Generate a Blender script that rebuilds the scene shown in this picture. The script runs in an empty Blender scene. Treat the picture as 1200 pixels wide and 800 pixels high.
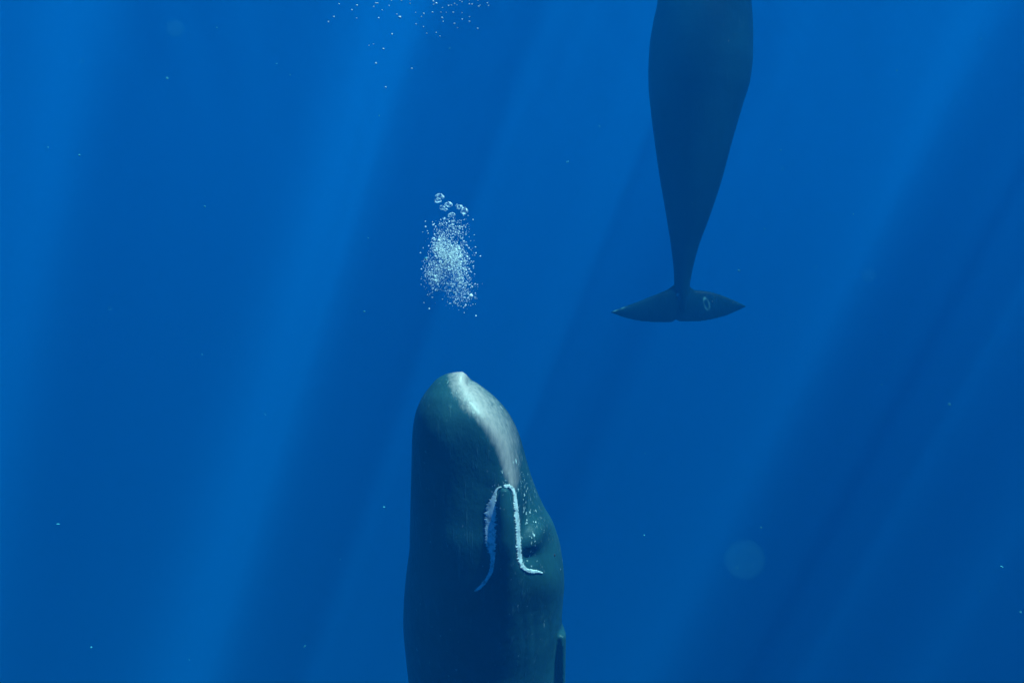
import bpy, bmesh, math, random
import numpy as np
from mathutils import Vector
from mathutils.bvhtree import BVHTree

scene = bpy.context.scene
COL = scene.collection
rng = np.random.default_rng(11)
random.seed(5)

# ------------------------------------------------------------------ camera
FPX = 1039.0                                   # focal length for a 1200 px wide picture
cam_data = bpy.data.cameras.new('camera')
cam_data.sensor_width = 36.0
cam_data.lens = 36.0 * FPX / 1200.0
cam_data.clip_start = 0.02
cam_data.clip_end = 2000.0
cam_data.dof.use_dof = True                    # only the specks drifting right before the lens fall out of focus
cam_data.dof.focus_distance = 10.0
cam_data.dof.aperture_fstop = (cam_data.lens / 1000.0) / 0.010
cam = bpy.data.objects.new('camera', cam_data)
cam.rotation_euler = (math.radians(90), 0, 0)
COL.objects.link(cam)
scene.camera = cam

# ------------------------------------------------------------------ sky and sun
SUN = Vector((1240.0, -1039.0, 3200.0)).normalized()      # direction towards the sun, as it comes down through the water
world = bpy.data.worlds.new('World')
scene.world = world
world.use_nodes = True
wn = world.node_tree
wn.nodes.clear()
sky = wn.nodes.new('ShaderNodeTexSky')
sky.sky_type = 'NISHITA'
sky.sun_disc = False
sky.sun_elevation = math.asin(SUN.z)
sky.sun_rotation = math.atan2(SUN.x, SUN.y)
bg = wn.nodes.new('ShaderNodeBackground')
bg.inputs['Strength'].default_value = 0.05
wo = wn.nodes.new('ShaderNodeOutputWorld')
wn.links.new(sky.outputs[0], bg.inputs[0])
wn.links.new(bg.outputs[0], wo.inputs[0])

sun_data = bpy.data.lights.new('sun', 'SUN')
sun_data.energy = 5.0
sun_data.angle = math.radians(0.6)
sun_data.color = (1.0, 0.96, 0.90)
sun = bpy.data.objects.new('sun', sun_data)
sun.rotation_euler = SUN.to_track_quat('Z', 'Y').to_euler()
sun.location = (20, -20, 60)
COL.objects.link(sun)

scene.view_settings.view_transform = 'Standard'
scene.view_settings.look = 'None'
scene.view_settings.gamma = 1.0
scene.view_settings.exposure = 2.64
cy = scene.cycles
cy.max_bounces = 6
cy.volume_bounces = 1
cy.diffuse_bounces = 2
cy.glossy_bounces = 2
cy.transparent_max_bounces = 24
cy.caustics_reflective = False
cy.caustics_refractive = False
cy.use_denoising = True

# ------------------------------------------------------------------ helpers
def mat(name):
    m = bpy.data.materials.new(name)
    m.use_nodes = True
    m.node_tree.nodes.clear()
    nt = m.node_tree
    out = nt.nodes.new('ShaderNodeOutputMaterial')
    return m, nt, out

def node(nt, kind, **inp):
    n = nt.nodes.new(kind)
    for k, v in inp.items():
        n.inputs[k.replace('_', ' ')].default_value = v
    return n

def math_node(nt, op, a, b=None, c=None, clamp=False):
    n = nt.nodes.new('ShaderNodeMath')
    n.operation = op
    n.use_clamp = clamp
    for i, v in enumerate((a, b, c)):
        if v is None:
            continue
        if isinstance(v, (int, float)):
            n.inputs[i].default_value = v
        else:
            nt.links.new(v, n.inputs[i])
    return n.outputs[0]

def mesh_obj(name, verts, faces, material=None, parent=None, smooth=True):
    me = bpy.data.meshes.new(name)
    me.from_pydata([tuple(v) for v in verts], [], [tuple(f) for f in faces])
    me.validate()
    me.update()
    if smooth:
        me.shade_smooth()
    if material:
        me.materials.append(material)
    o = bpy.data.objects.new(name, me)
    COL.objects.link(o)
    if parent:
        o.parent = parent
    return o

def tag(o, label, cat, group=None):
    o['label'] = label
    o['category'] = cat
    if group:
        o['group'] = group
    return o

def at(px, py, depth):
    """point that lies `depth` metres ahead of the camera in the direction of a picture point"""
    return Vector(((px - 600.0) * depth / FPX, depth, (400.0 - py) * depth / FPX))

def pchip(xs, ys):
    xs = np.asarray(xs, float); ys = np.asarray(ys, float)
    h = np.diff(xs); dl = np.diff(ys) / h
    m = np.zeros_like(ys)
    for i in range(1, len(xs) - 1):
        if dl[i-1] * dl[i] > 0:
            w1 = 2*h[i] + h[i-1]; w2 = h[i] + 2*h[i-1]
            m[i] = (w1 + w2) / (w1/dl[i-1] + w2/dl[i])
    m[0] = dl[0]; m[-1] = dl[-1]
    def f(x):
        x = np.clip(np.asarray(x, float), xs[0], xs[-1])
        i = np.clip(np.searchsorted(xs, x) - 1, 0, len(h) - 1)
        t = (x - xs[i]) / h[i]
        return ((2*t**3 - 3*t**2 + 1)*ys[i] + (t**3 - 2*t**2 + t)*h[i]*m[i]
                + (-2*t**3 + 3*t**2)*ys[i+1] + (t**3 - t**2)*h[i]*m[i+1])
    return f

# ------------------------------------------------------------------ sea water: the volume everything hangs in
SURFACE_Z = 22.0
wm, nt, out = mat('sea_water')
SIG_S = (0.00007, 0.0065, 0.0200)               # scattering per metre
SIG_A = (0.0600, 0.0286, 0.0145)               # absorption per metre
ds = 0.08
sc = node(nt, 'ShaderNodeVolumeScatter', Density=ds, Anisotropy=0.0)
sc.phase = 'RAYLEIGH'                             # clear sea water scatters like this
sc.inputs['Color'].default_value = (*[v/ds for v in SIG_S], 1)
ab = node(nt, 'ShaderNodeVolumeAbsorption', Density=ds)
ab.inputs['Color'].default_value = (*[1 - v/ds for v in SIG_A], 1)
add = nt.nodes.new('ShaderNodeAddShader')
nt.links.new(sc.outputs[0], add.inputs[0])
nt.links.new(ab.outputs[0], add.inputs[1])
nt.links.new(add.outputs[0], out.inputs['Volume'])
B = 260.0
bx = [(-B, -B, -160), (B, -B, -160), (B, B, -160), (-B, B, -160),
      (-B, -B, SURFACE_Z), (B, -B, SURFACE_Z), (B, B, SURFACE_Z), (-B, B, SURFACE_Z)]
bf = [(3, 2, 1, 0), (4, 5, 6, 7), (0, 1, 5, 4), (1, 2, 6, 5), (2, 3, 7, 6), (3, 0, 4, 7)]
water = mesh_obj('water', bx, bf, wm, smooth=False)
water['kind'] = 'structure'

# the rippled sea surface overhead: bands in its transparency stand in for focused sunlight
WAVES = [(-1.3519,0.0473,0.0956,-0.3068), (-0.5256,0.1535,0.0290,1.7546), (0.8744,0.4748,0.2963,1.0234),
         (1.1689,0.2472,0.1624,1.2740), (0.9550,0.2583,0.1984,-0.2859), (-1.5910,0.5509,0.2050,-0.3112),
         (-0.9466,0.4828,0.0582,-1.9257), (0.0213,0.7012,0.0965,0.2208), (1.1115,1.2656,0.1366,1.8792),
         (-0.6315,0.8590,0.0745,-1.9702), (0.8953,0.0903,0.0785,-1.9188), (0.2445,0.5749,0.1470,1.3478),
         (-1.5900,0.2252,0.1081,2.7684), (1.2167,0.3047,0.1447,-0.0312), (0.3888,1.0902,0.1117,2.4814),
         (0.8743,0.0421,0.0512,-2.0033), (-0.6326,0.2445,0.1898,-2.1982), (-0.1078,1.2402,0.1416,1.3494),
         (-0.9250,0.5545,0.0502,3.0956), (0.0332,2.1953,0.1039,0.5611)]
WAVE_GAIN = 1.15
_w = np.random.default_rng(7)
for _i in range(9):                             # short chop riding on the swell
    _a, _l = _w.uniform(-0.9, 0.9), _w.uniform(1.1, 2.4)
    WAVES.append((math.cos(_a)*6.283/_l, math.sin(_a)*6.283/_l, 0.145, _w.uniform(0, 6.283)))
SHIFT = np.array((SUN.x, SUN.y)) * (SURFACE_Z + 0.35) / SUN.z     # where the light that reaches the camera crosses the surface
sm, nt, out = mat('sea_surface')
geo = nt.nodes.new('ShaderNodeNewGeometry')
total = None
for kx, ky, amp, ph in WAVES:
    dot = nt.nodes.new('ShaderNodeVectorMath'); dot.operation = 'DOT_PRODUCT'
    nt.links.new(geo.outputs['Position'], dot.inputs[0])
    dot.inputs[1].default_value = (kx, ky, 0)
    arg = math_node(nt, 'ADD', dot.outputs['Value'], float(ph - kx*SHIFT[0] - ky*SHIFT[1]))
    c = math_node(nt, 'COSINE', arg)
    total = math_node(nt, 'MULTIPLY_ADD', c, 0.45*amp*WAVE_GAIN, 0.45 if total is None else total)
total = math_node(nt, 'MAXIMUM', math_node(nt, 'MINIMUM', total, 1.0), 0.02)
tr = nt.nodes.new('ShaderNodeBsdfTransparent')
nt.links.new(total, tr.inputs[0])
gl = node(nt, 'ShaderNodeBsdfGlossy', Roughness=0.08)
fr = node(nt, 'ShaderNodeFresnel', IOR=1.33)
mix = nt.nodes.new('ShaderNodeMixShader')
nt.links.new(fr.outputs[0], mix.inputs[0])
nt.links.new(tr.outputs[0], mix.inputs[1])
nt.links.new(gl.outputs[0], mix.inputs[2])
nt.links.new(mix.outputs[0], out.inputs['Surface'])
n = 241
ax = np.sinh(np.linspace(-3.2, 3.2, n)) / math.sinh(3.2) * 520.0
gx, gy = np.meshgrid(ax, ax)
hz = np.zeros_like(gx)
fall = np.exp(-(gx**2 + gy**2) / 45.0**2)
for kx, ky, amp, ph in WAVES:
    hz += 0.10 * amp * np.cos(kx*(gx - SHIFT[0]) + ky*(gy - SHIFT[1]) + ph) * fall
sv = np.stack([gx.ravel(), gy.ravel(), SURFACE_Z + 0.35 + hz.ravel()], 1)
sf = [(j*n+i, j*n+i+1, (j+1)*n+i+1, (j+1)*n+i) for j in range(n-1) for i in range(n-1)]
surf = mesh_obj('water_surface', sv, sf, sm)
surf['kind'] = 'structure'

# ------------------------------------------------------------------ skin
def skin_material(name, near, dark, pale):
    m, nt, out = mat(name)
    L = nt.links.new
    tc = nt.nodes.new('ShaderNodeTexCoord')
    P = tc.outputs['Object']
    def noise(scale, detail=4.0, rough=0.55, vec=None):
        k = node(nt, 'ShaderNodeTexNoise', Scale=scale, Detail=detail, Roughness=rough)
        L(vec if vec is not None else P, k.inputs['Vector'])
        return k.outputs['Fac']
    def mapped(sx, sy, sz, rot=(0, 0, 0)):
        k = nt.nodes.new('ShaderNodeMapping')
        k.inputs['Scale'].default_value = (sx, sy, sz)
        k.inputs['Rotation'].default_value = rot
        L(P, k.inputs['Vector'])
        return k.outputs[0]
    def ramp(fac, a, b):
        k = nt.nodes.new('ShaderNodeMapRange')
        k.inputs['From Min'].default_value = a
        k.inputs['From Max'].default_value = b
        L(fac, k.inputs['Value'])
        return k.outputs[0]
    def blend(fac, a, b):
        k = nt.nodes.new('ShaderNodeMix'); k.data_type = 'RGBA'
        L(fac, k.inputs['Factor'])
        for s, v in (('A', a), ('B', b)):
            i = [q for q in k.inputs if q.name == s and q.type == 'RGBA'][0]
            if isinstance(v, tuple):
                i.default_value = v
            else:
                L(v, i)
        return [q for q in k.outputs if q.type == 'RGBA'][0]
    mott = ramp(noise(2.2, 6), 0.3, 0.7)
    col = blend(mott, tuple(dark), tuple(pale))
    # long shallow creases and scratches down the body
    scr = ramp(noise(1.0, 3, 0.6, mapped(16, 16, 0.9, (0.12, 0.05, 0))), 0.60, 0.74)
    col = blend(math_node(nt, 'MULTIPLY', scr, 0.30 if near else 0.5), col, (0.12, 0.20, 0.20, 1) if near else (0.012, 0.034, 0.038, 1))
    # flecks of peeling skin
    fl = ramp(noise(22.0, 2, 0.5, mapped(1, 1, 0.75)), 0.70, 0.76)
    gate = ramp(noise(1.4, 2), 0.50, 0.60)
    col = blend(math_node(nt, 'MULTIPLY', math_node(nt, 'MULTIPLY', fl, gate), 0.55 if near else 0.12), col, (0.55, 0.57, 0.56, 1))
    bump_h = math_node(nt, 'ADD', math_node(nt, 'ADD', math_node(nt, 'MULTIPLY', noise(7, 5), 0.5), math_node(nt, 'MULTIPLY', noise(1.0, 4, 0.6, mapped(5, 5, 2.2)), 0.8)), math_node(nt, 'MULTIPLY', scr, 0.25))
    if near:
        at_ = nt.nodes.new('ShaderNodeAttribute'); at_.attribute_name = 'painted_sun'
        at2 = nt.nodes.new('ShaderNodeAttribute'); at2.attribute_name = 'flecked'
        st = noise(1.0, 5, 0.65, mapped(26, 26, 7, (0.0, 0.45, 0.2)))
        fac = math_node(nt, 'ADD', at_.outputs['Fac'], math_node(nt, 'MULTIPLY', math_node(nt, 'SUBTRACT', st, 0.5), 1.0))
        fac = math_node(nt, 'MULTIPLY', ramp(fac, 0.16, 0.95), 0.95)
        col = blend(fac, col, (0.40, 0.31, 0.285, 1))  # lighter tint standing in for sunlight on the snout ridge
        f2 = ramp(noise(34.0, 3, 0.6, mapped(1, 1, 0.7, (0, 0.3, 0))), 0.60, 0.66)
        g2 = ramp(math_node(nt, 'MULTIPLY', ramp(noise(6, 3), 0.35, 0.65), at2.outputs['Fac']), 0.22, 0.50)
        col = blend(math_node(nt, 'MULTIPLY', f2, g2), col, (0.62, 0.64, 0.63, 1))
    else:
        at_ = nt.nodes.new('ShaderNodeAttribute'); at_.attribute_name = 'scarred'
        col = blend(at_.outputs['Fac'], col, (0.28, 0.66, 0.72, 1))
    pr = node(nt, 'ShaderNodeBsdfPrincipled', Roughness=0.42)
    pr.inputs['Specular IOR Level'].default_value = 0.25 if near else 0.02
    L(col, pr.inputs['Base Color'])
    bu = node(nt, 'ShaderNodeBump', Strength=0.5, Distance=0.03)
    L(bump_h, bu.inputs['Height'])
    L(bu.outputs[0], pr.inputs['Normal'])
    L(pr.outputs[0], out.inputs['Surface'])
    return m

def lip_material():
    m, nt, out = mat('white_lip_skin')
    L = nt.links.new
    tc = nt.nodes.new('ShaderNodeTexCoord')
    k = node(nt, 'ShaderNodeTexNoise', Scale=24.0, Detail=5.0)
    L(tc.outputs['Object'], k.inputs['Vector'])
    r = nt.nodes.new('ShaderNodeValToRGB')
    r.color_ramp.elements[0].position = 0.30; r.color_ramp.elements[0].color = (0.30, 0.32, 0.33, 1)
    r.color_ramp.elements[1].position = 0.52; r.color_ramp.elements[1].color = (0.80, 0.80, 0.79, 1)
    L(k.outputs['Fac'], r.inputs['Fac'])
    pr = node(nt, 'ShaderNodeBsdfPrincipled', Roughness=0.5)
    L(r.outputs[0], pr.inputs['Base Color'])
    bu = node(nt, 'ShaderNodeBump', Strength=0.2, Distance=0.01)
    L(k.outputs['Fac'], bu.inputs['Height'])
    L(bu.outputs[0], pr.inputs['Normal'])
    L(pr.outputs[0], out.inputs['Surface'])
    return m

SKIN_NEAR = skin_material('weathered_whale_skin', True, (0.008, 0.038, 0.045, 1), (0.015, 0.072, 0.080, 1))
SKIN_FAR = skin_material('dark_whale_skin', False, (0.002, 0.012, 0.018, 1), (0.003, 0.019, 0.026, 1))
LIP = lip_material()

# ------------------------------------------------------------------ whales
def body_rings(rows, depth_rows, ratio_rows, expo, keel=None, nth=128, nring=260):
    """rows: (y, left, right) of the body's outline, y downwards; each ring gets its own distance and real size"""
    ys = [r[0] for r in rows]
    cf = pchip(ys, [(r[1]+r[2])/2 for r in rows])
    hf = pchip(ys, [((r[2]-r[1])/2)**2 for r in rows])         # squared: keeps the ends round
    df = pchip([r[0] for r in depth_rows], [r[1] for r in depth_rows])
    rf = pchip([r[0] for r in ratio_rows], [r[1] for r in ratio_rows])
    u = np.linspace(0, 1, nring)
    u = 0.5*(1-np.cos(np.pi*u))*0.35 + u*0.65
    u = np.where(u < 0.08, u*u/0.08*0.5 + u*0.5, u)
    yy = ys[0] + u*(ys[-1]-ys[0])
    th = np.arange(nth)/nth*2*np.pi                             # 0 = right of the camera, pi/2 = towards the camera
    V = []
    for y in yy:
        d = float(df(y)); k = d/FPX
        hx = math.sqrt(max(float(hf(y)), 0.3))*k
        hy = hx*float(rf(y))
        c, s = np.cos(th), np.sin(th)
        ex = 2.0/expo
        x = np.sign(c)*np.abs(c)**ex*hx
        q = np.sign(s)*np.abs(s)**ex*hy
        if keel:
            ang, amp, wid = keel(y)
            dth = (th - ang + np.pi) % (2*np.pi) - np.pi
            b = 1 + amp*np.exp(-(dth/wid)**2)
            x = x*b; q = q*b
        xc = (float(cf(y))-600)*k
        z = (400-y)*k
        V += [(xc+x[i], d-q[i], z) for i in range(nth)]
    F = [(j*nth+i, (j+1)*nth+i, (j+1)*nth+(i+1) % nth, j*nth+(i+1) % nth) for j in range(nring-1) for i in range(nth)]
    F.append(tuple(range(nth)))
    F.append(tuple(reversed(range((nring-1)*nth, nring*nth))))
    return V, F

def blade(outline_top, outline_bot, frame, thick, nu=64, nv=18):
    """a fluke or flipper: lens-shaped in section; outlines are (u, v) pairs, frame maps (u, v, w) to space"""
    us = np.linspace(outline_top[0][0], outline_top[-1][0], nu)
    tf = pchip(*zip(*outline_top)); bf_ = pchip(*zip(*outline_bot))
    V, F = [], []
    for side in (1, -1):
        for u in us:
            a, b = float(tf(u)), float(bf_(u))
            ch = abs(a-b)
            for j in range(nv+1):
                t = j/nv
                w = thick(u)*(math.sqrt(t)*(1-t)*2.2 + 0.08)*side
                V.append(frame(u, a+(b-a)*t, w))
    m = nv+1
    base = nu*m
    for i in range(nu-1):
        for j in range(nv):
            a = i*m+j
            F.append((a, a+1, a+m+1, a+m))
            F.append((base+a, base+a+m, base+a+m+1, base+a+1))
    rim = [i*m for i in range(nu)] + [(nu-1)*m+j for j in range(1, m)] + [i*m+nv for i in range(nu-2, -1, -1)] + [j for j in range(nv-1, 0, -1)]
    for q in range(len(rim)):
        a, b = rim[q], rim[(q+1) % len(rim)]
        F.append((a, base+a, base+b, b))
    return V, F

def fuse(name, shapes, voxel, material, parent, smooth_steps=4):
    """joins body, flippers and flukes into ONE continuous skin"""
    V, F = [], []
    for v, f in shapes:
        k = len(V)
        V += [tuple(p) for p in v]
        F += [tuple(i+k for i in q) for q in f]
    me = bpy.data.meshes.new(name)
    me.from_pydata(V, [], F)
    bm = bmesh.new(); bm.from_mesh(me)
    bmesh.ops.triangulate(bm, faces=[f for f in bm.faces if len(f.verts) > 4])
    bmesh.ops.recalc_face_normals(bm, faces=bm.faces)
    bm.to_mesh(me); bm.free()
    o = bpy.data.objects.new(name, me)
    COL.objects.link(o)
    r = o.modifiers.new('remesh', 'REMESH'); r.mode = 'VOXEL'; r.voxel_size = voxel
    s = o.modifiers.new('smooth', 'SMOOTH'); s.factor = 0.5; s.iterations = smooth_steps
    dg = bpy.context.evaluated_depsgraph_get()
    fin = bpy.data.meshes.new_from_object(o.evaluated_get(dg))
    o.modifiers.clear()
    o.data = fin
    fin.name = name
    fin.materials.clear(); fin.materials.append(material)
    fin.shade_smooth()
    o.parent = parent
    return o

def empty(name, loc):
    o = bpy.data.objects.new(name, None)
    o.empty_display_size = 0.3
    o.location = loc
    COL.objects.link(o)
    return o

def settle(root):
    """keep the children where they are while the empty sits at the animal"""
    bpy.context.view_layer.update()
    inv = root.matrix_world.inverted()
    for c in root.children:
        c.matrix_parent_inverse = inv

def coords(me):
    a = np.empty(len(me.vertices)*3, np.float32)
    me.vertices.foreach_get('co', a)
    return a.reshape(-1, 3)

# ---- the near whale: hangs upright, head up
ND = 9.5
rows = [(436, 533, 534), (438.5, 521, 543), (443, 513, 551), (452, 504.5, 564), (467.5, 493.6, 582.5), (487, 486.5, 598), (511, 483.6, 609),
        (528, 483.2, 614), (556, 482.6, 622), (597, 481.7, 639), (615, 481.3, 649), (642, 480.6, 657), (676, 476.5, 659.5), (700, 474.4, 659), (726, 473.6, 658),
        (763, 476.5, 657), (800, 480, 657), (900, 482, 658), (1000, 486, 652), (1150, 503, 638), (1300, 521, 618), (1450, 541, 597),
        (1560, 555, 583), (1590, 559, 579)]
NDEP = [(436, 8.75), (500, 8.92), (600, 9.28), (700, 9.62), (800, 9.92), (900, 10.2), (1200, 10.9), (1590, 11.6)]
NRAT = [(436, 1.05), (500, 1.12), (620, 1.14), (800, 1.05), (1100, 1.05), (1400, 1.2), (1590, 1.25)]
keel_x = pchip([436, 455, 481, 510, 545, 575, 640, 700], [538, 545, 562, 581, 592, 597, 595, 592])
def near_keel(y):
    cfx = np.interp(y, [r[0] for r in rows], [(r[1]+r[2])/2 for r in rows])
    hw = np.interp(y, [r[0] for r in rows], [(r[2]-r[1])/2 for r in rows])
    s = np.clip((float(keel_x(y))-cfx)/max(hw, 1), -0.9, 0.9)
    amp = np.interp(y, [436, 450, 480, 570, 640, 760], [0.0, 0.05, 0.12, 0.12, 0.05, 0.0])
    return math.pi/2 - math.asin(s), amp, 0.42
nv_, nf_ = body_rings(rows, NDEP, NRAT, 2.15, near_keel)

def near_flipper(px, py, depth, side):
    o = at(px, py, depth)
    top = [(0, -0.26), (0.15, -0.30), (0.6, -0.30), (1.0, -0.22), (1.25, -0.08), (1.32, 0.0)]
    bot = [(0, 0.26), (0.3, 0.30), (0.7, 0.32), (1.05, 0.25), (1.25, 0.12), (1.32, 0.02)]
    def frame(u, v, w):
        return (o.x + side*(0.02*u + w), o.y + v + 0.3*u, o.z - u + 0.15)
    return blade(top, bot, frame, lambda u: 0.05*(1 - 0.5*u/1.32), nu=34, nv=14)

fl_top = [(-1.75, 0.52), (-1.4, 0.34), (-0.9, 0.14), (-0.3, -0.1), (0, -0.15), (0.3, -0.1), (0.9, 0.14), (1.4, 0.34), (1.75, 0.52)]
fl_bot = [(-1.75, 0.56), (-1.4, 0.72), (-0.8, 0.84), (-0.2, 0.86), (0, 0.78), (0.2, 0.86), (0.8, 0.84), (1.4, 0.72), (1.75, 0.56)]
tail = at(569, 1570, 11.58)
def near_fluke_frame(u, v, w):
    return (tail.x + u, tail.y - w, tail.z - v)
near = empty('sperm_whale', at(568, 1000, ND))
tag(near, 'dark sperm whale hanging head up with white lips and a painted highlight on the snout', 'whale')
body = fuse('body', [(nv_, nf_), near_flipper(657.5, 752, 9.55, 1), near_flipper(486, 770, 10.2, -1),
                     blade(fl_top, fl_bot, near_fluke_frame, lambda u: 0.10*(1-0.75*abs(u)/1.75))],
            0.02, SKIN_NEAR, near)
me = body.data
co = coords(me)
# flesh: cheek swelling, hollow under it, low folds; pushed along the surface normal
nr = np.empty(len(me.vertices)*3, np.float32); me.vertices.foreach_get('normal', nr); nr = nr.reshape(-1, 3)
PX = co[:, 0]*FPX/co[:, 1] + 600
PY = 400 - co[:, 2]*FPX/co[:, 1]
front = np.clip(-nr[:, 1]*2 + 0.6, 0, 1)
def blob(cx, cy_, rx, ry, rot=0.0):
    c, s = math.cos(rot), math.sin(rot)
    a = ((PX-cx)*c + (PY-cy_)*s)/rx
    b = (-(PX-cx)*s + (PY-cy_)*c)/ry
    return np.exp(-(a*a+b*b))*front
disp = (0.055*blob(629, 626, 11, 22, 0.40) - 0.05*blob(619, 652, 11, 9, -0.35) - 0.05*blob(613, 622, 7, 26, 0.12)
        + 0.04*blob(640, 680, 22, 26) + 0.115*blob(591, 616, 15, 66)
        - 0.035*blob(551, 448, 5, 5) + 0.03*blob(541, 440, 7, 5))
folds = np.zeros(len(co))
for cx, amp_, wob in ((612, .004, 3), (625, .005, 2), (641, .004, 4), (497, .004, 3), (510, .003, 2)):
    line = cx + wob*np.sin(PY/23.0)
    folds += amp_*np.exp(-((PX-line)/3.0)**2)*np.clip((PY-690)/40, 0, 1)
disp -= folds*front
co2 = co + nr*disp[:, None].astype(np.float32)
me.vertices.foreach_set('co', co2.ravel().astype(np.float32))
me.update()
# sun highlight painted into the skin colour along the snout ridge
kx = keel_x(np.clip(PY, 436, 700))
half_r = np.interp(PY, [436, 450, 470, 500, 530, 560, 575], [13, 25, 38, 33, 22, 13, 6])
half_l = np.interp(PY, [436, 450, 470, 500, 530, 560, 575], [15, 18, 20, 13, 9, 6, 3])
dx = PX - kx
painted_sun = np.where(dx > 0, 1 - dx/half_r/1.25, 1 + dx/half_l/1.25)
painted_sun = np.clip(painted_sun, 0, 1)*np.clip((582-PY)/18, 0, 1)*front
a = me.attributes.new('painted_sun', 'FLOAT', 'POINT'); a.data.foreach_set('value', painted_sun.astype(np.float32))
fleck = np.clip(np.exp(-((PX-(602+(PY-560)*0.14))/30)**2-((PY-600)/75)**2)*1.2, 0, 1)*front
a = me.attributes.new('flecked', 'FLOAT', 'POINT'); a.data.foreach_set('value', fleck.astype(np.float32))

bvh = BVHTree.FromPolygons([tuple(v) for v in co2], [tuple(p.vertices) for p in me.polygons])
def on_skin(px, py):
    d = at(px, py, 1.0).normalized()
    loc, nrm, _, _ = bvh.ray_cast(Vector((0, 0, 0)), d)
    return loc, nrm

def skin_strip(name, path, rise, material, parent, rag=0.0, seed=0, n=110, m=10, sink=0.02, fade=4, round_=False):
    """a fleshy strip lying on the body: path of (px, py, width px); rounded section, ragged borders"""
    r = np.random.default_rng(seed)
    p = np.array(path, float)
    t = np.concatenate([[0], np.cumsum(np.hypot(np.diff(p[:, 0]), np.diff(p[:, 1])))])
    fx, fy, fw = pchip(t, p[:, 0]), pchip(t, p[:, 1]), pchip(t, p[:, 2])
    tt = np.linspace(0, t[-1], n)
    rl = r.normal(0, 1, n)*rag; rr = r.normal(0, 1, n)*rag
    V = []
    for i, q in enumerate(tt):
        x, y, w = float(fx(q)), float(fy(q)), float(fw(q))
        e = 0.5
        tx, ty = float(fx(q+e)-fx(q-e)), float(fy(q+e)-fy(q-e))
        l = math.hypot(tx, ty) or 1
        nx, ny = -ty/l, tx/l
        wl = w/2*(1+rl[i]); wr = w/2*(1+rr[i])
        for j in range(m+1):
            s = -1 + 2*j/m
            off = (wl if s < 0 else wr)*s
            loc, nrm = on_skin(x+nx*off, y+ny*off)
            if loc is None:
                loc, nrm = on_skin(x, y)
            hgt = rise*(math.sqrt(max(0, 1-s*s)) if round_ else 1-abs(s)**6) - (sink if abs(s) > 0.99 else 0)
            ends = min(1, i/4, (n-1-i)/fade)
            ends = ends*ends*(3-2*ends)
            V.append(loc + nrm*(hgt*ends + 0.003 - (1-ends)*sink))
    F = [(i*(m+1)+j, i*(m+1)+j+1, (i+1)*(m+1)+j+1, (i+1)*(m+1)+j) for i in range(n-1) for j in range(m)]
    o = mesh_obj(name, V, F, material, parent)
    return o

def z3(x, y, w):
    return (530+x/4.706, 550+y/4.706, w*0.9/4.706)
jaw = skin_strip('lower_jaw', [z3(288, 92, 30), z3(286, 140, 66), z3(290, 220, 88), z3(296, 320, 100), z3(298, 420, 108), z3(296, 500, 116), z3(290, 580, 110), z3(288, 680, 90)],
                 0.050, SKIN_NEAR, near, n=90, m=18, fade=80, round_=True)
lip = skin_strip('lip', [z3(278, 94, 7), z3(258, 99, 9), z3(243, 115, 13), z3(233, 150, 28), z3(217, 205, 62), z3(210, 310, 74), z3(211, 400, 62), z3(223, 480, 34), z3(216, 550, 24), z3(178, 620, 22), z3(148, 652, 20), z3(116, 672, 8)],
                 0.004, LIP, near, rag=0.22, seed=4, n=230, m=14)
lip['label'] = 'broad white lip on the shaded side of the jaw'
lip2 = skin_strip('lip', [z3(276, 92, 10), z3(300, 92, 24), z3(325, 100, 20), z3(339, 125, 18), z3(349, 200, 26), z3(358, 300, 26), z3(364, 400, 28), z3(370, 480, 28), z3(390, 540, 26), z3(430, 560, 26), z3(470, 562, 17), z3(505, 572, 6)],
                  0.007, LIP, near, rag=0.24, seed=9, n=240, m=12)
lip2['label'] = 'narrow sunlit white lip curling under the cheek'
# eye: low lid with a dark ball behind the corner of the mouth
loc, nrm = on_skin(650, 650)
def dome(name, loc, nrm, r, flat, material, parent):
    bm = bmesh.new()
    bmesh.ops.create_icosphere(bm, subdivisions=3, radius=r)
    q = nrm.to_track_quat('Z', 'Y').to_matrix()
    for v in bm.verts:
        v.co = q @ Vector((v.co.x, v.co.y*0.75, v.co.z*flat)) + loc
    me_ = bpy.data.meshes.new(name); bm.to_mesh(me_); bm.free(); me_.shade_smooth(); me_.materials.append(material)
    o = bpy.data.objects.new(name, me_); COL.objects.link(o); o.parent = parent
    return o
eye_m, nt, out = mat('whale_eye')
pr = node(nt, 'ShaderNodeBsdfPrincipled', Roughness=0.12)
nz = node(nt, 'ShaderNodeTexNoise', Scale=40.0)
cr = nt.nodes.new('ShaderNodeValToRGB')
cr.color_ramp.elements[0].color = (0.015, 0.015, 0.016, 1); cr.color_ramp.elements[1].color = (0.05, 0.045, 0.04, 1)
nt.links.new(nz.outputs['Fac'], cr.inputs['Fac']); nt.links.new(cr.outputs[0], pr.inputs['Base Color']); nt.links.new(pr.outputs[0], out.inputs['Surface'])
if loc is not None:
    dome('eye', loc - nrm*0.004, nrm, 0.024, 0.5, eye_m, near)
settle(near)

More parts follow.
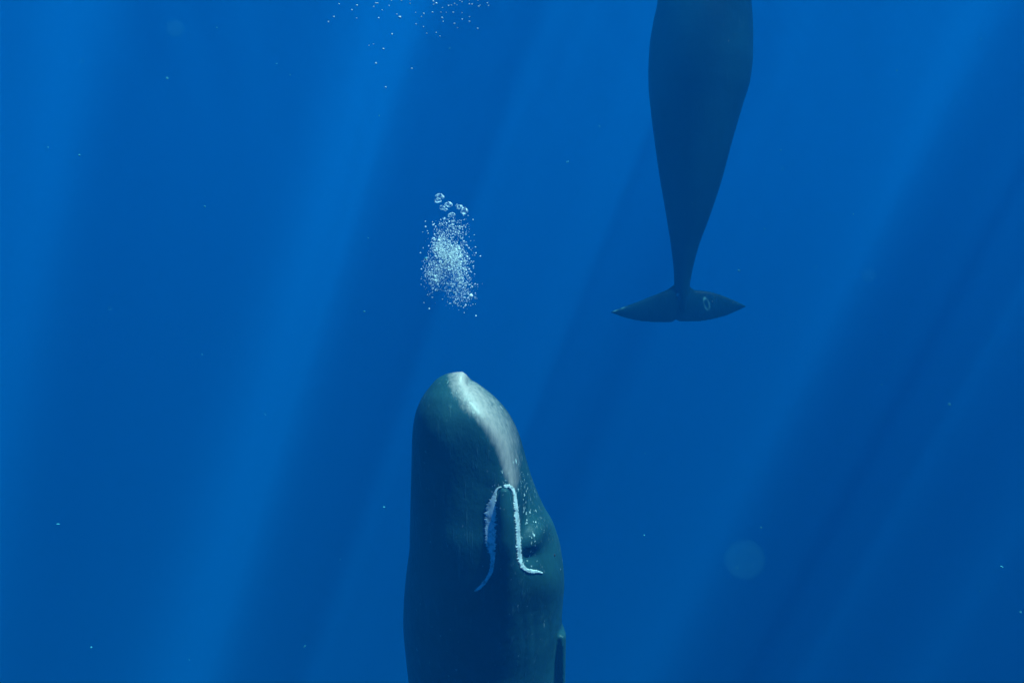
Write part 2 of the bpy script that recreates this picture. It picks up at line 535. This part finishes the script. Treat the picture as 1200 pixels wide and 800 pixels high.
# ---- the far whale: its tail hangs into the picture, the head is above it
FD = 19.0
rows = [(-272, 834, 836), (-268, 818, 852), (-255, 803, 864), (-220, 790, 876), (-150, 780, 882), (-80, 774, 878), (-30, 773, 876), (0, 771, 878), (25, 766, 880), (50, 762, 880.5),
        (75, 760.5, 880), (100, 760.8, 876.5), (125, 763, 869), (170, 768.5, 856), (215, 775, 844), (250, 781, 832.5), (290, 787, 818), (320, 790, 810.5),
        (335, 790.5, 808), (352, 793, 806), (366, 797, 803)]
fv, ff = body_rings(rows, [(-272, FD), (366, FD)], [(-272, 1.1), (0, 1.0), (200, 1.05), (330, 1.3), (366, 1.3)], 2.0)
k = FD/FPX
ft = at(798, 340, FD)
def ux(p): return (p-798)*k
def vy(p): return (p-340)*k
top = [(ux(715), vy(365.6)), (ux(728), vy(360.5)), (ux(741.7), vy(355.5)), (ux(757), vy(349.5)), (ux(771.7), vy(343.5)), (ux(782), vy(339)), (ux(792), vy(333)), (ux(800), vy(332)),
       (ux(808), vy(335)), (ux(814), vy(339.3)), (ux(830), vy(341)), (ux(850), vy(346.7)), (ux(866), vy(353.5)), (ux(876), vy(358.4))]
bot = [(ux(715), vy(366.6)), (ux(733), vy(373)), (ux(755), vy(377)), (ux(780), vy(378)), (ux(788), vy(377.2)), (ux(792), vy(375)), (ux(797), vy(377)),
       (ux(816.7), vy(376.7)), (ux(846.7), vy(371.5)), (ux(866.7), vy(363.7)), (ux(876), vy(359.2))]
def far_fluke_frame(u, v, w):
    return (ft.x+u, ft.y-w + 0.10*u, ft.z-v)
def far_flipper(px, py, side):
    o = at(px, py, FD)
    t_ = [(0, -0.26), (0.5, -0.28), (0.9, -0.16), (1.1, 0.0)]
    b_ = [(0, 0.26), (0.5, 0.28), (0.9, 0.2), (1.1, 0.02)]
    def frame(u, v, w):
        return (o.x + side*(0.35*u) + w, o.y + v, o.z - 0.9*u)
    return blade(t_, b_, frame, lambda u: 0.06*(1-0.5*u/1.1), nu=26, nv=12)
far = empty('sperm_whale', at(815, 60, FD))
tag(far, 'dim sperm whale in the blue distance showing only its tapering tail and flukes', 'whale')
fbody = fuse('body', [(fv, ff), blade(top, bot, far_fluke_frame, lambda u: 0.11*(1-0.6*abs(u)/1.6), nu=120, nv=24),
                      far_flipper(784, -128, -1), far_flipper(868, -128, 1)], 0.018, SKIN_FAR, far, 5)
me = fbody.data
co = coords(me)
PX = co[:, 0]*FPX/co[:, 1] + 600
PY = 400 - co[:, 2]*FPX/co[:, 1]
# oval ring scar on one fluke, nicks along the leading edge
c, s = math.cos(-0.30), math.sin(-0.30)
aa = ((PX-828)*c + (PY-356)*s)/2.9
bb = (-(PX-828)*s + (PY-356)*c)/7.0
ring = np.exp(-((np.hypot(aa, bb)-1)/0.20)**2)
nick = np.zeros(len(co))
for q, w_, h_ in ((721, 3, .22), (730, 2.2, .22)):
    nick = np.maximum(nick, h_*np.exp(-((PX-q)/w_)**2-((PY-np.interp(PX, [715, 741, 771], [365.6, 355.5, 343.5]))/1.6)**2))
nick = np.maximum(nick, .7*np.exp(-((PX-794)/1.5)**2-((PY-345.5)/1.6)**2))
a = me.attributes.new('scarred', 'FLOAT', 'POINT'); a.data.foreach_set('value', np.clip(np.maximum(ring*0.34*(0.65+0.35*np.sin(np.arctan2(bb, aa)*3+0.7)), nick), 0, 1).astype(np.float32))
settle(far)

# ------------------------------------------------------------------ bubbles
bub, nt, out = mat('air_bubble')
L = nt.links.new
lw = node(nt, 'ShaderNodeLayerWeight', Blend=0.35)
nz = node(nt, 'ShaderNodeTexNoise', Scale=2.6, Detail=3.0)
g1 = node(nt, 'ShaderNodeBsdfPrincipled', Roughness=0.22, IOR=1.33)
g1.inputs['Base Color'].default_value = (0.84, 0.92, 0.93, 1)
t1 = nt.nodes.new('ShaderNodeBsdfTransparent'); t1.inputs[0].default_value = (0.96, 0.98, 1, 1)
fac = math_node(nt, 'ADD', math_node(nt, 'MULTIPLY', math_node(nt, 'POWER', lw.outputs['Facing'], 1.6), 1.1), math_node(nt, 'MULTIPLY', math_node(nt, 'SUBTRACT', nz.outputs['Fac'], 0.47), 4.0), clamp=True)
mx = nt.nodes.new('ShaderNodeMixShader')
L(fac, mx.inputs[0]); L(t1.outputs[0], mx.inputs[1]); L(g1.outputs[0], mx.inputs[2]); L(mx.outputs[0], out.inputs['Surface'])

fizz_m, nt, out = mat('bubble_fizz')
g2 = node(nt, 'ShaderNodeBsdfPrincipled', Roughness=0.3)
nz = node(nt, 'ShaderNodeTexNoise', Scale=30.0)
cr = nt.nodes.new('ShaderNodeValToRGB')
cr.color_ramp.elements[0].color = (0.62, 0.66, 0.68, 1); cr.color_ramp.elements[1].color = (0.93, 0.92, 0.92, 1)
nt.links.new(nz.outputs['Fac'], cr.inputs['Fac']); nt.links.new(cr.outputs[0], g2.inputs['Base Color']); nt.links.new(g2.outputs[0], out.inputs['Surface'])

def blob_mesh(name, sub, material, seed, lump=0.08, cap=False):
    r = np.random.default_rng(seed)
    bm = bmesh.new()
    bmesh.ops.create_icosphere(bm, subdivisions=sub, radius=1.0)
    ph = r.uniform(0, 6.28, 6)
    for v in bm.verts:
        p = v.co.copy()
        f = 1 + lump*(math.sin(3.1*p.x+ph[0])+math.sin(2.7*p.y+ph[1])+math.sin(3.7*p.z+ph[2]))
        v.co = p*f
        if cap and v.co.z < 0:                       # rising bubbles flatten underneath
            v.co.z *= 0.35
            v.co.z += 0.16*(1-min(1, math.hypot(p.x, p.y)))
    m_ = bpy.data.meshes.new(name); bm.to_mesh(m_); bm.free(); m_.shade_smooth(); m_.materials.append(material)
    return m_

BD = 9.3
kb = BD/FPX
big = [(515.2, 231.5, 6.0, 4.0), (512.6, 236.0, 5.0, 3.6), (525.4, 241.0, 5.2, 4.0), (518.4, 244.0, 4.2, 3.6), (522.5, 246.2, 2.6, 2.0),
       (538.8, 244.0, 4.6, 3.8), (544.2, 248.8, 5.2, 5.4), (529.0, 253.2, 5.4, 4.4), (535.5, 241.5, 2.2, 2.2), (531.5, 259.5, 2.0, 1.8), (520.5, 256.5, 2.0, 1.6)]
caps = [blob_mesh('bubble', 3, bub, 20+i, 0.10, True) for i in range(4)]
for i, (x, y, rx, ry) in enumerate(big):
    o = bpy.data.objects.new('bubble', caps[i % 4]); COL.objects.link(o)
    d = BD + rng.uniform(-0.12, 0.12)
    o.location = at(x, y, d)
    o.scale = (rx*kb*0.9, rx*kb*0.8, ry*kb*1.1)
    o.rotation_euler = (rng.uniform(-.3, .3), rng.uniform(-.35, .35), rng.uniform(0, 6))
    tag(o, 'large domed silvery air bubble leading the bubble cloud above the whale snout', 'bubble', 'large bubbles on top of the cloud')

# loose bubbles one can pick out round the edge of the cloud
small = [blob_mesh('bubble', 2, fizz_m, 40+i, 0.05) for i in range(4)]
n_loose = 0
while n_loose < 110:
    x, y = rng.normal(528, 17), rng.normal(300, 34)
    core = ((x-527)/14)**2 + ((y-308)/24)**2
    if core < 1.0 or not 252 < y < 362 or abs(x-528) > 36:
        continue
    if y < 285 and rng.random() < 0.25: continue
    o = bpy.data.objects.new('bubble', small[n_loose % 4]); COL.objects.link(o)
    d = BD + rng.uniform(-0.25, 0.25)
    r_ = rng.uniform(0.5, 1.05)*kb
    o.location = at(x, y, d); o.scale = (r_, r_, r_*rng.uniform(.75, 1))
    tag(o, 'tiny bright air bubble strayed to the edge of the fizzing bubble cloud', 'bubble', 'stray bubbles round the cloud')
    n_loose += 1

# the dense fizz, far too many to count
bm = bmesh.new(); bmesh.ops.create_icosphere(bm, subdivisions=1, radius=1.0)
uv = np.array([v.co[:] for v in bm.verts]); uf = [tuple(v.index for v in f.verts) for f in bm.faces]; bm.free()
V, F = [], []
cnt = 0
while cnt < 4300:
    q = rng.random()
    if q < 0.42:                                   # the thick of it
        x, y = rng.normal(529, 8.5), rng.normal(301, 10)
    elif q < 0.56:
        x, y = rng.normal(515.5, 4.5), rng.normal(290, 7)
    elif q < 0.74:
        x, y = rng.normal(510, 7), rng.normal(321, 9)
    elif q < 0.86:
        x, y = rng.normal(537, 8), rng.normal(324, 9)
    elif q < 0.93:                                 # the thin tail
        x, y = rng.normal(540, 9), rng.normal(344, 9)
    else:
        x, y = rng.normal(528, 10), rng.normal(268, 8)
    if y < 256 or y > 372 or x < 492 or x > 566: continue
    d = BD + rng.normal(0, 0.14)
    r_ = kb*rng.lognormal(-0.95, 0.50)
    c_ = np.array(at(x, y, d)); b0 = len(V)
    V += list(uv*r_ + c_); F += [tuple(i+b0 for i in f) for f in uf]
    cnt += 1
fz = mesh_obj('bubble_cloud', V, F, fizz_m)
fz['kind'] = 'stuff'
tag(fz, 'dense cloud of fine white air bubbles rising above the whale snout', 'bubbles')

# scattered bubbles higher up
spots = [(397.4, 5, 1), (418.2, 6.6, 1.2), (412.4, 12, .9), (391.2, 20, 1.1), (384.8, 26, 1), (417.8, 21.6, .8), (440.4, 4, .9), (442.4, 4, 1), (438, 8.2, .8), (443.6, 21.4, 1),
         (447.8, 12, .6), (456, 7, .7), (470.2, 1, 1), (480.4, 4.5, .9), (465, 17, .8), (468.4, 20.5, 1.6), (458.6, 1, .7), (487, 15, .7), (496.6, 16.4, 1), (494, 20, .8), (506.8, 14.8, 1),
         (507.6, 2, 1.3), (511.2, 4.4, 1.3), (508, 5.6, .9), (518.4, 9.4, 1), (516.6, 14.8, .8), (518, 21.4, 1.3), (519.2, 25.6, .9), (525.6, 7, .9), (529, 6.6, .9), (532.6, 4.8, .9), (535.4, 6, .6),
         (538.8, 1, .9), (541.2, 2.8, 1.1), (531, 15, 1), (541.4, 15.2, .7), (532.4, 28.2, 1.2), (536, 33, .8), (541.6, 23, .8), (549.8, 5.2, .8), (553.2, 5.4, .8), (550, 20.2, 1), (550, 25.6, 1.1),
         (549.8, .5, .9), (560.8, 8, 1.2), (562.6, 6.4, .8), (571, 4, 1), (572.4, 7, .8), (559.6, 33.8, 1), (487.4, 28.8, 1), (496.2, 31.8, .8), (500, 39.4, .8), (511, 38.4, .7), (515.4, 42.8, 1),
         (459.4, 40.4, 1), (449.2, 57.6, 1.1), (432.4, 53.6, .7), (440.4, 74.6, 1.2), (482.6, 80.6, .9), (452, 102.4, 1), (437.6, 52, .6), (480.6, .5, .8), (523, 15, .6), (560, 1, .7)]
for i, (x, y, r_) in enumerate(spots):
    o = bpy.data.objects.new('bubble', small[i % 4]); COL.objects.link(o)
    d = 9.3 + rng.uniform(-0.8, 0.8)
    k_ = r_*0.98*d/FPX
    o.location = at(x, y, d); o.scale = (k_, k_, k_)
    tag(o, 'tiny bright air bubble scattered in open water high above the bubble cloud', 'bubble', 'scattered bubbles high in the water')

# ------------------------------------------------------------------ drifting specks (marine snow)
snow_m, nt, out = mat('marine_snow')
g3 = node(nt, 'ShaderNodeBsdfPrincipled', Roughness=0.8)
nz = node(nt, 'ShaderNodeTexNoise', Scale=400.0)
cr = nt.nodes.new('ShaderNodeValToRGB')
cr.color_ramp.elements[0].color = (0.03, 0.30, 0.36, 1); cr.color_ramp.elements[1].color = (0.08, 0.55, 0.62, 1)
nt.links.new(nz.outputs['Fac'], cr.inputs['Fac']); nt.links.new(cr.outputs[0], g3.inputs['Base Color']); nt.links.new(g3.outputs[0], out.inputs['Surface'])
flakes = [blob_mesh('plankton_speck', 2, snow_m, 60+i, 0.16) for i in range(4)]
def speck(x, y, d, r_px, label, group=None, stretch=1.0, rot=0.0):
    o = bpy.data.objects.new('plankton_speck', flakes[int(rng.integers(4))]); COL.objects.link(o)
    k_ = r_px*d/FPX
    o.location = at(x, y, d); o.scale = (k_*stretch, k_, k_); o.rotation_euler = (0, rot, 0)
    tag(o, label, 'plankton', group)
speck(872, 657, 0.225, 4.8, 'large blurred pale speck drifting in open water right of the dark whale')
speck(205, 34.5, 0.50, 2.7, 'blurred round speck drifting in the dark gap between two left light shafts')
speck(1018, 323, 0.60, 1.8, 'faint blurred speck drifting in the water right of the distant flukes')
for x, y, r_, st, rot in ((196, 92, 1.6, 1, 0), (93, 182, 1.5, 1, 0), (240, 242, 1.2, 1.6, .4), (450, 594, 1.4, 1, 0), (68, 614, 1, 3, 0.1), (357, 757, .7, 4, -.8), (107, 758, 1.2, 1.4, 0),
                          (1113, 474, 1.6, 1.2, .5), (866, 317, 1.3, 1.3, .6), (755, 627, 1.4, 1, 0), (892, 618, 1.1, 1.5, .3), (1174, 664, 1.2, 2.4, .5), (1196, 717, 1.2, 2, .5), (665, 190, 1.2, 1, 0),
                          (427, 365, 1.5, 1, 0), (915, 176, .9, 1, 0), (1000, 251, .9, 1, 0), (1051, 83, 1, 1, 0), (340, 88, 1, 1, 0), (499, 303, 2.2, 1, 0)):
    d = rng.uniform(2.5, 6.5)
    speck(x, y, d, r_*0.75, 'minute pale speck of plankton adrift in the open blue water', 'drifting specks in the water', st, rot)
for i in range(26):
    x, y, d = rng.uniform(20, 1180), rng.uniform(20, 780), rng.uniform(1.2, 8.0)
    if 465 < x < 670 and y > 225 or 705 < x < 890 and y < 390:
        continue
    speck(x, y, d, rng.uniform(0.35, 0.65), 'minute pale speck of plankton adrift in the open blue water', 'drifting specks in the water', rng.uniform(1, 2), rng.uniform(-1, 1))
